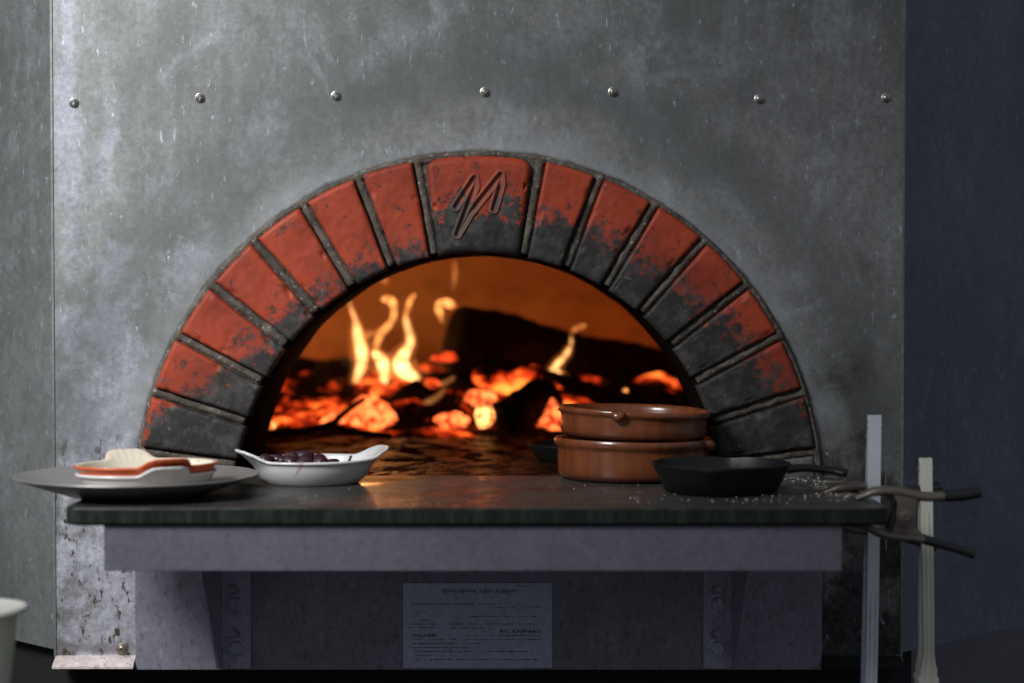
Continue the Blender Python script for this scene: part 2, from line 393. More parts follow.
# front sheet with the arch cut out
def front_panel():
    b = bmesh.new(); Rh = RO+.0065; N = 96
    arc, outr = [], []
    def hit(a):
        c, s = math.cos(a), math.sin(a); t = 9
        if c > 1e-9: t = min(t, (PX1-CX)/c)
        if c < -1e-9: t = min(t, (PX0-CX)/c)
        if s > 1e-9: t = min(t, (PZT-CZ)/s)
        return CX+c*t, CZ+s*t
    angs = sorted(set([PI*i/N for i in range(N+1)] + [math.atan2(PZT-CZ, PX1-CX), math.atan2(PZT-CZ, PX0-CX)]))
    rows = []
    for a in angs:
        w = 1+.0022*nz(math.cos(a)*3, 0, math.sin(a)*3, 4)
        p0 = (CX+Rh*w*math.cos(a), CZ+Rh*w*math.sin(a)); p1 = hit(a)
        rows.append([b.verts.new((p0[0]+(p1[0]-p0[0])*t, 0, p0[1]+(p1[1]-p0[1])*t)) for t in (0, .35, 1)])
    grid_faces(b, rows)
    L = [b.verts.new((x, 0, z)) for x, z in ((PX0, CZ), (PX1, CZ), (PX1, PZ0), (PX0, PZ0))]
    b.faces.new(L)
    bmesh.ops.remove_doubles(b, verts=b.verts, dist=1e-5)
    r = bmesh.ops.extrude_face_region(b, geom=b.faces[:])
    bmesh.ops.translate(b, verts=[v for v in r['geom'] if isinstance(v, bmesh.types.BMVert)], vec=(0, .003, 0))
    return b
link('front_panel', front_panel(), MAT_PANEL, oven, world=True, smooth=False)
# side sheets run back at 45 degrees; a thin folded edge where they meet the front
def side_panel(x0, sgn, mat, z0):
    b = bmesh.new(); L = .62; t = .003
    def q(u, v): return (x0+sgn*(u*math.cos(R(45))), u*math.sin(R(45))+v)
    P = [q(0, .002), q(L, .002), q(L, .006), q(0, .006)]
    lo = [b.verts.new((p[0], p[1], z0)) for p in P]; hi = [b.verts.new((p[0], p[1], PZT)) for p in P]
    b.faces.new(lo); b.faces.new(hi)
    for i in range(4): b.faces.new((lo[i], lo[(i+1) % 4], hi[(i+1) % 4], hi[i]))
    # return to the back
    xe, ye = q(L, .006); box(b, min(xe, xe-sgn*.004), max(xe, xe-sgn*.004), ye, 1.5, z0, PZT)
    link('side_panel', b, mat, oven, world=True, smooth=False)
side_panel(PX0, -1, MAT_SIDE_L, at(53, 650, 0).z); side_panel(PX1, 1, MAT_SIDE_R, at(903, 653, 0).z)
for x0 in (PX0, PX1):
    b = bmesh.new(); box(b, x0-.0015, x0+.0015, -.0012, .004, PZ0, PZT, .0005)
    link('corner_seam', b, MAT_SIDE_L, oven, world=True, smooth=False)
b = bmesh.new(); xl, xr = PX0-.438, PX1+.438
top = [(PX0, .001), (xl, .44), (xl, 1.5), (xr, 1.5), (xr, .44), (PX1, .001)]
f = b.faces.new([b.verts.new((x, y, PZT)) for x, y in top]); r = bmesh.ops.extrude_face_region(b, geom=[f])
bmesh.ops.translate(b, verts=[v for v in r['geom'] if isinstance(v, bmesh.types.BMVert)], vec=(0, 0, .004))
link('top_panel', b, MAT_SIDE_L, oven, world=True, smooth=False)
b = bmesh.new(); box(b, xl, xr, 1.497, 1.5, .75, PZT); link('back_panel', b, MAT_SIDE_L, oven, world=True, smooth=False)
# plinth under the oven, coloured black for the darkness there
ztr = at(903, 653, 0).z+.003
b = bmesh.new()
zt = at(500, 671, 0).z
pl = [(PX0+.005, .02), (PX0-.30, .33), (PX0-.30, 1.45), (PX1+.02, 1.45), (PX1+.02, .04), (PX1-.01, .02)]
f = b.faces.new([b.verts.new((x, y, 0)) for x, y in pl]); r = bmesh.ops.extrude_face_region(b, geom=[f])
bmesh.ops.translate(b, verts=[v for v in r['geom'] if isinstance(v, bmesh.types.BMVert)], vec=(0, 0, ztr-.001))
link('plinth', b, MAT_BLACK, oven, world=True, smooth=False)
b = bmesh.new(); bot = [(PX0, .004), (xl, .44), (xl, 1.5), (xr, 1.5), (xr, .44), (PX1, .004)]
f = b.faces.new([b.verts.new((x, y, ztr)) for x, y in bot]); r = bmesh.ops.extrude_face_region(b, geom=[f])
bmesh.ops.translate(b, verts=[v for v in r['geom'] if isinstance(v, bmesh.types.BMVert)], vec=(0, 0, .004))
link('base_tray', b, MAT_BLACK, oven, world=True, smooth=False)
# bottom lips either side of the lower box
BX0, BX1 = at(135, 600, -.012).x, at(822, 600, -.012).x
BZ0 = at(500, 670, -.012).z
def lip(x0, x1, mat):
    b = bmesh.new(); zl = at(95, 666, -.02).z
    n = 24; rows = []
    prof = [(.002, .009), (-.006, .007), (-.018, .002), (-.022, -.0005), (-.022, -.003), (.002, -.003)]
    for i in range(n+1):
        x = x0+(x1-x0)*i/n; w = .0012*nz(x, 0, 0, 60)
        rows.append([b.verts.new((x, y, zl+dz+(w if j in (1, 2, 3) else 0))) for j, (y, dz) in enumerate(prof)])
    grid_faces(b, rows, closed_u=True); b.faces.new(rows[0]); b.faces.new(rows[-1])
    link('bottom_lip', b, mat, oven, world=True, smooth=False)
lip(PX0+.001, BX0-.001, MAT_LIP); lip(BX1+.001, PX1-.001, MAT_BLACK)  # left lip in the lit tone, right lip in black
# lower box panel
b = bmesh.new(); box(b, BX0, BX1, -.012, -.0005, BZ0, .981, .0012)
link('lower_panel', b, MAT_BOX, oven, world=True, smooth=False)
# screws
def screw_bm(p, r=.0050):
    b = bmesh.new(); lathe(b, [(0, 0), (r*1.15, 0), (r*1.15, .0009), (r*.92, .0014), (r*.9, .0022), (r*.7, .0038), (r*.36, .0046), (r*.34, .0030), (r*.14, .0028), (r*.12, .0042), (0, .0044)], 24)
    bmesh.ops.rotate(b, verts=b.verts, matrix=Matrix.Rotation(R(90), 3, 'X')); bmesh.ops.translate(b, verts=b.verts, vec=p); return b
for px, py in ((74, 103), (200, 98), (336, 96), (485, 92), (613, 92), (759, 99), (886, 98)):
    link('screw', screw_bm(at(px, py, 0)), MAT_STEEL, oven, world=True, angle=40)
for px, py in ((122, 649), (897, 661)):
    link('screw', screw_bm(at(px, py, 0), .0062), MAT_CLAMP, oven, world=True, angle=40)

# arch bricks
PROUD = .012
def wedge(a0, a1, seed, na=26, nr=44, r0=RI, r1=RO, jw=.0060, proud=PROUD, back=.115, groove=None, rb=.0045, yfn=None):
    """a = angle from vertical, positive to the right"""
    b = bmesh.new(); rows = []; carve = b.verts.layers.float.new('carve')
    for i in range(nr+1):
        u = i/nr; r = r0+(r1-r0)*u
        jj = (.0040+.0062*u+(.010*max(0, (u-.90)/.10)**2)) if groove else jw
        h0 = a0+jj/r; h1 = a1-jj/r
        row = []
        for j in range(na+1):
            v = j/na; a = h0+(h1-h0)*v
            dr0, dr1 = (r-r0), (r1-r); da = min(v, 1-v)*(h1-h0)*r
            def rnd(d, rb):
                if d >= rb: return 0
                return rb-math.sqrt(max(0, rb*rb-(rb-d)**2))
            drop = rnd(da, rb*.75)*.8+rnd(min(dr0, dr1), rb)*.8
            X, Z = CX+r*math.sin(a), CZ+r*math.cos(a)
            wob = .0006*nz(X, 0, Z, 40, seed)+.0004*nz(X, 0, Z, 130, seed)
            ew = .0022*nz(X, 0, Z, 28, seed+5)
            Y = -proud+drop+wob
            chip = nz(X, 0, Z, 70, seed+9)
            if da < .006 and chip > .25: Y += (chip-.25)*.008
            if groove: Y += groove(X, Z)
            if j in (0, na): X += ew*.5
            if i in (0, nr): Z += ew*.45
            nv = b.verts.new((X, Y, Z)); row.append(nv)
            if groove:
                gd = gdist(X, Z); nv[carve] = max(0, 1-abs(gd-.0036)/.0026) if gd > .0020 else .5
        rows.append(row)
    grid_faces(b, rows)
    # sides to the back
    loop = [rows[0][j] for j in range(na+1)]+[rows[i][na] for i in range(1, nr+1)]+[rows[nr][j] for j in range(na-1, -1, -1)]+[rows[i][0] for i in range(nr-1, 0, -1)]
    prev = loop
    for y in (.0, .05, back):
        cur = []
        for v in loop: cur.append(b.verts.new((v.co.x, y, v.co.z)))
        n = len(loop)
        for k in range(n): b.faces.new((prev[k], prev[(k+1) % n], cur[(k+1) % n], cur[k]))
        prev = cur
    b.faces.new(prev)
    return b
A0, DA = R(10.45), R(10.30)
for side in (-1, 1):
    for k in range(7):
        a, c = A0+DA*k, A0+DA*(k+1)
        if side < 0: a, c = -c, -a
        tw = .4+random.random()*.2
        link('arch_brick', wedge(a, c, k+(20 if side < 0 else 0), proud=PROUD+random.uniform(-.0015, .0015), r1=RO+random.uniform(.001, .0035)), MAT_BRICK, oven, world=True)
    a, c = A0+DA*7, R(93)
    if side < 0: a, c = -c, -a
    link('arch_foot', wedge(a, c, 40+side, proud=.006, jw=.004), MAT_FOOT, oven, world=True)
# keystone with the carved cursive mark
stroke = [at(x, y, 0) for x, y in ((456.3, 207.3), (474.8, 179), (475.5, 187), (457.9, 234.7), (470, 214), (500.6, 175.8), (501, 186), (494.2, 209.7))]
stroke = [(p.x, p.z) for p in stroke]
def gdist(X, Z):
    d = 9
    for (ax, az), (bx, bz) in zip(stroke[:-1], stroke[1:]):
        vx, vz = bx-ax, bz-az; t = max(0, min(1, ((X-ax)*vx+(Z-az)*vz)/(vx*vx+vz*vz)))
        d = min(d, math.hypot(X-ax-vx*t, Z-az-vz*t))
    return d
def groove(X, Z):
    d = gdist(X, Z)
    if d < .0030: return .0026*math.cos(d/.0030*PI/2)**.7
    if d < .0062: return -.0016*math.sin((d-.0030)/.0032*PI)
    return 0
m = M('carved_mark_clay')
link('keystone', wedge(-A0, A0, 77, 150, 150, groove=groove, r1=RO+.002, rb=.010), MAT_KEY, oven, world=True)
# mortar ring between and behind the bricks plus a bead round the outside
b = bmesh.new(); rows = []
NA, NR = 900, 26
for i in range(NR+1):
    u = i/NR; r = RI+.004+(RO+.008-RI-.004)*u; row = []
    for j in range(NA+1):
        a = R(-93)+R(186)*j/NA; X, Z = CX+r*math.sin(a), CZ+r*math.cos(a)
        y = .0005+.0022*nz(X, 0, Z, 60)+.0014*nz(X, 0, Z, 160)
        for s_ in (-1, 1):
            for kk in range(8):
                dj = abs(a-s_*(A0+DA*kk))*r/.0048
                if dj < 1 and r < RO: y -= .0050*math.sqrt(1-dj*dj)
        e = (r-(RO+.0050))/.0026
        if abs(e) < 1: y -= .0080*math.sqrt(1-e*e)
        row.append(b.verts.new((X, y-.002, Z)))
    rows.append(row)
grid_faces(b, rows)
back = [[b.verts.new((v.co.x, .09, v.co.z)) for v in rw] for rw in (rows[0], rows[-1])]
grid_faces(b, [rows[0], back[0]]); grid_faces(b, [rows[-1], back[1]])
link('mortar', b, MAT_MORTAR, oven, world=True)
# oven mouth tunnel, dome and hearth
b = bmesh.new(); rows = []
for y, r in ((.004, RI+.03), (.004, RI+.0005), (.009, RI-.0012), (.12, RI-.0015), (.20, RI-.001), (.262, RI), (.275, RI+.004), (.275, RI+.12)):
    row = []
    for j in range(97):
        a = R(-94)+R(188)*j/96; w = .0018*nz(math.sin(a), y*4, math.cos(a), 9)
        row.append(b.verts.new((CX+(r+w)*math.sin(a), y, CZ+(r+w)*math.cos(a))))
    rows.append(row)
grid_faces(b, rows); link('oven_mouth', b, MAT_SOOT, oven, world=True)
DX, DY, DR, DH = CX, .80, .58, .40
b = bmesh.new(); rows = []
NP, NQ = 24, 96
for i in range(NP+1):
    ph = (PI/2)*i/NP
    row = []
    for j in range(NQ):
        th = 2*PI*j/NQ
        x = DR*math.cos(ph)**.75*math.cos(th); y = DR*.92*math.cos(ph)**.75*math.sin(th); z = DH*math.sin(ph)
        w = 1+.02*nz(x, y, z, 5)
        row.append(b.verts.new((DX+x*w, DY+y*w, TOPZ-.03+z*w)))
    rows.append(row)
grid_faces(b, rows, closed_u=True)
# cut the doorway through the dome
kill = [f for f in b.faces if all((v.co.x-CX)**2+(v.co.z-CZ)**2 < (RI+.06)**2 and v.co.y < .5 for v in f.verts)]
bmesh.ops.delete(b, geom=kill, context='FACES')
bmesh.ops.remove_doubles(b, verts=b.verts, dist=1e-4)
link('oven_dome', b, MAT_DOME, oven, world=True)
b = bmesh.new()
f = b.faces.new([b.verts.new((x, y, .955)) for x, y in ((CX-.40, .0035), (CX-.40, .25), (CX-.62, .45), (CX-.62, 1.38), (CX+.62, 1.38), (CX+.62, .45), (CX+.40, .25), (CX+.40, .0035))])
r_ = bmesh.ops.extrude_face_region(b, geom=[f]); bmesh.ops.translate(b, verts=[v for v in r_['geom'] if isinstance(v, bmesh.types.BMVert)], vec=(0, 0, TOPZ-.0006-.955))
link('oven_floor', b, MAT_HEARTH, oven, world=True, smooth=False)

# name plate
NX0, NX1 = at(403, 600, -.014).x, at(552, 600, -.014).x; NZ1, NZ0 = at(470, 583, -.014).z, at(470, 668, -.014).z
b = bmesh.new(); box(b, NX0, NX1, -.0140, -.0118, NZ0, NZ1, .0004)
npl = link('nameplate', b, MAT_PLATE, oven, world=True, smooth=False)
b = bmesh.new()
def ink(b, px0, px1, py, h=1.1, dens=.72, seed=0):
    rnd = random.Random(seed); x = px0
    while x < px1:
        w = rnd.choice((.45, .6, .9, 1.2)); 
        if rnd.random() < dens:
            p = at(x, py, -.014); q = at(min(x+w, px1), py+h*rnd.uniform(.7, 1), -.014)
            box(b, p.x, q.x, -.01415, -.0139, q.z, p.z)
        x += w+.35 if rnd.random() < .85 else w+1.2
for i, (x0, x1, yy, h, d) in enumerate([(517, 531, 585.2, 1.2, .9), (428, 437, 594, .01, 0), (445, 510, 592.5, .9, .4), (411, 474, 603.5, 1.2, .8), (478, 500, 603.5, 1, .5), (488, 515, 607, .9, .6), (520, 540, 607, .9, .5),
        (412, 428, 612, .9, .6), (468, 537, 616, 1.2, .75), (421, 434, 619.6, 1.1, .8), (411, 437, 623.6, 1.1, .8), (448, 482, 623.6, 1, .8), (486, 538, 623.6, 1.1, .8), (409, 440, 627, 1, .7), (450, 484, 627.5, 1.1, .8),
        (466, 498, 635, 1.0, .7), (500, 540, 635, 1.2, .9), (412, 458, 639, 1.0, .5), (466, 541, 639, 1.1, .75), (413, 457, 643, 1.3, .9), (466, 482, 643, 1.1, .8), (413, 472, 647, 1.2, .85), (414, 528, 651, 1.2, .85), (414, 431, 655, 1.1, .85), (413, 452, 659, 1.2, .8), (456, 538, 659, 1.2, .85)]):
    if d: ink(b, x0, x1, yy, h, d, i)
link('small_print', b, MAT_INK, npl, smooth=False)
npl.data.name = 'nameplate'
for ch in npl.children: ch.location = -oven.location
def text(body, px, py, h_px, parent, mat, width_px=None, bold=.0):
    cu = bpy.data.curves.new('t', 'FONT'); cu.body = body; cu.size = 1; cu.extrude = 0.02; cu.offset = bold; cu.resolution_u = 2
    o = bpy.data.objects.new('t', cu); COL.objects.link(o); dg = bpy.context.evaluated_depsgraph_get()
    me = bpy.data.meshes.new_from_object(o.evaluated_get(dg)); COL.objects.unlink(o); bpy.data.objects.remove(o)
    xs = [v.co.x for v in me.vertices]; ys = [v.co.y for v in me.vertices]
    w, hh = max(xs)-min(xs), max(ys)-min(ys)
    p = at(px, py, -.0141); sh = h_px*PXM/hh; sw = (width_px*PXM/w) if width_px else sh
    for v in me.vertices:
        v.co = Vector((p.x+(v.co.x-min(xs))*sw, -.0141+(-.0001 if v.co.z > 0 else .0003), p.z+(v.co.y-min(ys))*sh))
    me.materials.append(mat); q = bpy.data.objects.new('lettering', me); COL.objects.link(q); q.parent = parent; q.location = -oven.location
    return q
text('ISTRUZIONI  DELL FORNO', 442, 592.3, 3.0, npl, MAT_INK, 76, .01)
text('PC  RAFFARO', 500, 632.8, 3.0, npl, MAT_INK, 42, .02)
text('CALDERI', 412.5, 637, 3.0, npl, MAT_INK, 24, .02)
for px, py in ((406.5, 587), (548.5, 586), (406.5, 664.5), (548.5, 664.5)):
    bb = screw_bm(at(px, py, -.0140), .0024); link('rivet', bb, MAT_CLAMP, npl); npl.children[-1].location = -oven.location

# ================================================================== SHELF: frame + stone slab
frame = empty('shelf_frame', (0, -.15, .935), 'grey painted steel frame with two brackets carrying the stone slab', 'shelf frame')
AX0, AX1 = at(104, 550, -.330).x, at(842, 550, -.330).x; AZ0, AZ1 = at(500, 571, -.330).z, TOPZ-SLT
b = bmesh.new()
box(b, AX0, AX1, -.330, -.327, AZ0, AZ1-.0003, .0008)
link('apron', b, MAT_APRON, frame, world=True, smooth=False)
for x in (AX0, AX1-.003):
    b = bmesh.new(); box(b, x, x+.003, -.3268, -.0125, AZ0, AZ1-.0003, .0005); link('side_rail', b, MAT_APRON, frame, world=True, smooth=False)
def bracket(wx, fx, s):
    """wx: wall line of the gusset, flange runs from wx to fx"""
    b = bmesh.new(); zt, zb = AZ1-.0005, at(500, 668, -.012).z
    prof = [(-.0125, zt), (-.285, zt), (-.285, zt-.03), (-.195, AZ0+.005), (-.034, zb+.004), (-.0125, zb)]
    t = .003*s
    f0 = [b.verts.new((wx, y, z)) for y, z in prof]; f1 = [b.verts.new((wx+t, y, z)) for y, z in prof]
    b.faces.new(f0); b.faces.new(f1)
    for i in range(len(prof)): j = (i+1) % len(prof); b.faces.new((f0[i], f0[j], f1[j], f1[i]))
    box(b, min(wx, fx), max(wx, fx), -.0165, -.0122, zb, zt, .0008)
    br = link('bracket', b, MAT_BRACKET, frame, world=True, smooth=False)
    mx = (wx+fx)/2
    for pz in (604, 648):
        p = at(0, pz, -.0165)
        bb = bmesh.new()
        lathe(bb, [(0, 0), (.0125, 0), (.0125, .0018), (.0105, .0022), (0, .0022)], 28)
        h = bmesh.new(); lathe(h, [(0, .0018), (.0092, .0018), (.0092, .0046), (.0078, .0056), (0, .0058)], 6); merge(bb, h)
        bmesh.ops.rotate(bb, verts=bb.verts, matrix=Matrix.Rotation(R(90), 3, 'X')); bmesh.ops.translate(bb, verts=bb.verts, vec=(mx, -.0165, p.z))
        o = link('bolt', bb, MAT_BRACKET, br, smooth=False); o.location = -frame.location
        sl = bmesh.new(); lathe(sl, [(0, 0), (.0075, 0), (.0075, .0006), (.006, .001), (.006, .0003), (0, .0003)], 20)
        bmesh.ops.rotate(sl, verts=sl.verts, matrix=Matrix.Rotation(R(90), 3, 'X')); bmesh.ops.translate(sl, verts=sl.verts, vec=(mx-.002, -.0165, p.z+.016))
        o = link('slot_rim', sl, MAT_BRACKET, br); o.location = -frame.location
bracket(at(222, 600, -.012).x, at(251, 600, -.012).x, -1); bracket(at(732, 600, -.012).x, at(703, 600, -.012).x, 1)
# slab
b = bmesh.new(); nx = 90; prof = [(0.0, TOPZ), (-.12, TOPZ), (SLF+.0018, TOPZ), (SLF+.0005, TOPZ-.0004), (SLF, TOPZ-.0014), (SLF, TOPZ-SLT+.003), (SLF+.003, TOPZ-SLT), (-.0125, TOPZ-SLT), (-.0125, TOPZ-.01), (0, TOPZ-.01)]
rows = []
for i in range(nx+1):
    x = SX0+(SX1-SX0)*i/nx; e = min(i, nx-i); rr = .010 if e == 0 else (.003 if e == 1 else 0)
    rows.append([b.verts.new((x, y+(rr if 2 <= j <= 6 else 0)+(.0008*nz(x, 0, j, 30) if 3 <= j <= 5 else 0), z)) for j, (y, z) in enumerate(prof)])
grid_faces(b, rows, closed_u=True); b.faces.new(rows[0]); b.faces.new(rows[-1])
tag(link('stone_worktop', b, MAT_STONE, loc=(0, -.16, TOPZ-SLT), smooth=False), 'dark grey granite slab in front of the oven mouth with dusted flour', 'worktop')

# ================================================================== FIRE
def log(name, p0, p1, r, mat, label, seed, group=None, taper=.9, sag=0):
    p0, p1 = Vector(p0), Vector(p1); n = 44; L = (p1-p0)
    pts = [p0+L*(i/n)+Vector((0, 0, -sag*math.sin(PI*i/n))) for i in range(n+1)]
    c = (p0+p1)/2; b = bmesh.new(); seg = 48; t = L.normalized(); s = t.cross(Vector((0, 0, 1))).normalized(); u = s.cross(t)
    rows = []
    for i, p in enumerate(pts):
        rr = r*(1-(1-taper)*i/n); row = []
        if i in (0, n): rr *= .90
        for k in range(seg):
            a = 2*PI*k/seg; d = s*math.cos(a)+u*math.sin(a)
            w = 1+.13*noise.noise(d*1.4+Vector((i*.09, seed, 0)))+.10*abs(noise.noise(d*7+Vector((seed, i*.35, 0))))
            cr = noise.noise(d*2.5+Vector((i*.8, 0, seed)))
            w -= .09*max(0, cr-.1)
            row.append(b.verts.new(p+d*rr*w))
        rows.append(row)
    grid_faces(b, rows, closed_u=True)
    for rw, sg in ((rows[0], -1), (rows[-1], 1)):
        mid = sum((v.co for v in rw), Vector())/seg
        inner = [b.verts.new(mid+(v.co-mid)*.5+t*sg*.004*random.random()) for v in rw]; cc = b.verts.new(mid+t*sg*.003)
        for k in range(seg):
            b.faces.new((rw[k], rw[(k+1) % seg], inner[(k+1) % seg], inner[k])); b.faces.new((inner[k], inner[(k+1) % seg], cc))
    return tag(link(name, b, mat, loc=c), label, 'log', group)
FY = .80
def fp(px, py, Y=FY): return at(px, py, Y)
# bed of coals
b = bmesh.new(); rows = []
bx0, bx1 = -.49, .44
for i in range(61):
    row = []
    for j in range(121):
        x = bx0+(bx1-bx0)*j/120; y = .60+.62*i/60
        e = min(1, min(x-bx0, bx1-x)/.08, (y-.60)/.09, (1.22-y)/.08); e = max(0, e)
        h = (.016+.055*min(1, max(0, (y-.62)/.22)))*e**.6
        h += (.020*nz(x, y, 0, 16)+.010*nz(x, y, 0, 45))*e
        row.append(b.verts.new((x, y, TOPZ-.001+max(0, h))))
    rows.append(row)
grid_faces(b, rows)
tag(link('coal_bed', b, MAT_BED, loc=(0, .9, TOPZ-.001)), 'bed of dark ash and red coals on the oven floor', 'embers', kind='stuff')
log('log', fp(452, 338, .86), fp(700, 402, .98), .056, MAT_LOG, 'largest charred black log lying across the back of the fire to the right', 1, taper=1.15)
log('log', fp(560, 374, 1.10), fp(745, 410, 1.00), .050, MAT_LOG_DEAD, 'dark charred log behind the stacked brown dishes', 2)
log('log', fp(478, 368, .76), fp(660, 418, .70), .026, MAT_LOG_HOT, 'glowing red split log lying under the largest black log', 3)
log('log', fp(262, 392, .90), fp(352, 386, .98), .050, MAT_LOG, 'dark charred log at the left end of the fire', 4)
log('log', fp(372, 410, .86), fp(452, 385, .94), .026, MAT_LOG, 'short dark log under the two brightest flames', 5)
log('log', fp(500, 425, .64), fp(548, 398, .70), .030, MAT_LOG_DEAD, 'short black log end standing among red embers at the centre', 6, taper=1.2)
log('log', fp(400, 438, .74), fp(470, 398, .84), .017, MAT_LOG_HOT, 'thin smouldering log slanting up between the orange embers', 7)
# twig
b = bmesh.new(); tw = catmull([fp(266, 434, .57), fp(300, 431, .575), fp(331, 424, .58), fp(345, 412, .60), fp(364, 399, .63)], 6)
sweep(b, tw, [.0068-.0030*i/len(tw) for i in range(len(tw))], [.0068-.0030*i/len(tw) for i in range(len(tw))], seg=8)
tw2 = catmull([fp(330, 425, .58), fp(352, 431, .575), fp(392, 436, .57)], 6); sweep(b, tw2, .0045, .0045, seg=8)
tag(link('twig', b, MAT_TWIG, loc=fp(330, 432, .575)), 'thin forked black twig lying before the embers on the left', 'twig')
# embers
def ember(px, py, rx, rz, mat, label, Y=.70, seed=0, tri=False, group='glowing embers in the fire'):
    c = fp(px, py, Y); k = (Y+2.3)/2000; b = bmesh.new(); bmesh.ops.create_icosphere(b, subdivisions=3, radius=1)
    for v in b.verts:
        n = v.co.normalized(); w = 1+.38*noise.noise(n*1.5+Vector((seed*5.1, 0, 0)))+.12*noise.noise(n*5+Vector((0, seed, 0)))
        w = round(w*7)/7*.5+w*.5
        q = n*w
        if tri: q.x *= (1.15-.75*max(-1, q.z))
        v.co = Vector((q.x*rx*k, q.y*(rx+rz)/2*k, q.z*rz*k))
    o = link('ember', b, mat); o.location = c
    return tag(o, label, 'ember', group if group else None)
E = [(368, 417, 27, 19, MAT_EMB_O, 'largest pale orange ember, wedge shaped, right of the twig fork', .68, 1, True),
     (300, 415, 17, 8, MAT_EMB_O, 'flat orange ember at the left end of the fire', .72, 2, False),
     (330, 409, 9, 6, MAT_EMB_O, 'small orange ember resting above the forked twig', .74, 3, False),
     (271, 426, 3.4, 4.2, MAT_EMB_Y, 'tiny yellow spark glowing by the left jamb of the oven mouth', .62, 4, False),
     (407, 433, 7, 4, MAT_EMB_R, 'small red ember right of the largest wedge shaped one', .68, 5, False),
     (452, 423, 13, 9, MAT_EMB_O, 'rounded orange ember left of the yellow hot one', .65, 6, False),
     (485, 416, 8, 12, MAT_EMB_Y, 'yellow hot upright ember at the centre of the fire', .64, 7, False),
     (482, 398, 14, 8, MAT_EMB_O, 'orange ember lying above the yellow hot one', .70, 8, False),
     (463, 412, 9, 14, MAT_EMB_R, 'red ember leaning behind the rounded orange one', .75, 9, False),
     (512, 372, 26, 7, MAT_EMB_R, 'long dull red ember under the big log, centre', .80, 10, False),
     (553, 417, 9, 15, MAT_EMB_O, 'orange ember at the left edge of the stacked brown dishes', .64, 11, True),
     (503, 423, 13, 6, MAT_EMB_R, 'low red ember right of the yellow hot one', .71, 12, False),
     (564, 393, 15, 7, MAT_EMB_R, 'red ember below the right-hand flame', .78, 13, False),
     (598, 401, 18, 6, MAT_EMB_R, 'flat red ember just above the upper brown dish', .76, 14, False),
     (450, 357, 15, 4, MAT_EMB_R, 'orange glowing edge of wood under the cut end of the big log', .83, 15, False),
     (430, 386, 10, 6, MAT_EMB_R, 'dull red ember right of the brightest flame', .86, 16, False),
     (345, 425, 10, 5, MAT_EMB_R, 'dull red ember just behind the twig fork', .70, 17, False),
     (320, 420, 16, 5, MAT_EMB_R, 'thin red ember along the front left of the fire', .70, 18, False)]
for e in E: ember(e[0], e[1], e[2]*1.18, e[3]*1.18, e[4], e[5], Y=e[6], seed=e[7], tri=e[8])
# flames: soft glowing bodies of burning gas
def flame(pts, mat, label, Y=.80, s=1.0, depth=.9):
    if mat == MAT_FLAME: s = .82
    k = (Y+2.3)/2000; P = [Vector((x, y, r)) for x, y, r in pts]; Q = catmull(P, 7); W = []
    for i, q in enumerate(Q):
        w = at(q.x, q.y, Y); w.y = Y+.012*math.sin(i*.35); W.append((w, max(.25, q.z)*k*s))
    b = bmesh.new(); n = len(W)
    hw = [r*depth*(0.05 if i in (0, n-1) else 1) for i, (w, r) in enumerate(W)]; hh = [r*(0.05 if i in (0, n-1) else 1) for i, (w, r) in enumerate(W)]
    sweep(b, [w for w, r in W], hw, hh, seg=16)
    c = at(pts[0][0], pts[0][1], Y)
    o = link('flame', b, mat, loc=c)
    if mat == MAT_FLAME:
        b = bmesh.new(); sweep(b, [w for w, r in W], [x*1.8 for x in hw], [x*1.8+.002 for x in hh], seg=16)
        bmesh.ops.translate(b, verts=b.verts, vec=-c); link('flame_fringe', b, MAT_FLAME_H, o)
    return tag(o, label, 'flame', 'flames in the oven')
f7 = lambda L: [(250+x/3.413, 250+y/3.413, r/3.413) for x, y, r in L]
f8 = lambda L: [(440+x/3.657, 280+y/3.657, r/3.657) for x, y, r in L]
flame(f7([(342, 520, 8), (352, 490, 13), (366, 440, 16), (378, 390, 22), (380, 340, 26), (368, 285, 20), (356, 235, 11), (344, 190, 6), (338, 165, 2)]), MAT_FLAME, 'tall narrow yellow white flame, leftmost in the fire', .80)
flame(f7([(582, 465, 6), (560, 440, 22), (530, 415, 34), (512, 385, 34), (530, 350, 22), (548, 315, 17), (538, 270, 14), (530, 220, 10)]), MAT_FLAME, 'broad white hot flame, right one of the central pair', .81)
flame(f7([(530, 225, 9), (540, 190, 10), (552, 165, 10), (566, 150, 3)]), MAT_FLAME_M, 'thin curling tip of flame above the broad white hot flame', .81)
flame(f7([(448, 500, 4), (455, 460, 15), (460, 415, 22), (448, 380, 27), (428, 355, 14), (415, 342, 3)]), MAT_FLAME, 'short bright flame, left one of the central pair', .80)
flame(f7([(425, 365, 10), (432, 320, 12), (452, 280, 14), (478, 250, 13), (492, 215, 12), (488, 180, 15), (466, 168, 14), (448, 172, 4)]), MAT_FLAME_M, 'hooked orange flame curling left at its top', .82)
flame(f7([(395, 395, 8), (388, 340, 10), (392, 296, 12), (420, 285, 12), (450, 272, 8)]), MAT_FLAME_W, 'faint loop of orange flame between the leftmost and hooked flames', .83)
flame(f7([(655, 250, 4), (648, 215, 13), (642, 190, 13), (655, 176, 10), (680, 184, 17), (702, 192, 7)]), MAT_FLAME_M, 'small curled flame at the cut end of the big black log', .84)
flame(f7([(690, 140, 5), (698, 100, 10), (700, 60, 9), (696, 40, 2)]), MAT_FLAME_W, 'faint upright wisp of flame above the big log', .86)
flame(f7([(466, 120, 5), (456, 100, 14), (446, 84, 7)]), MAT_FLAME_W, 'small faint orange wisp floating near the top of the oven mouth', .86)
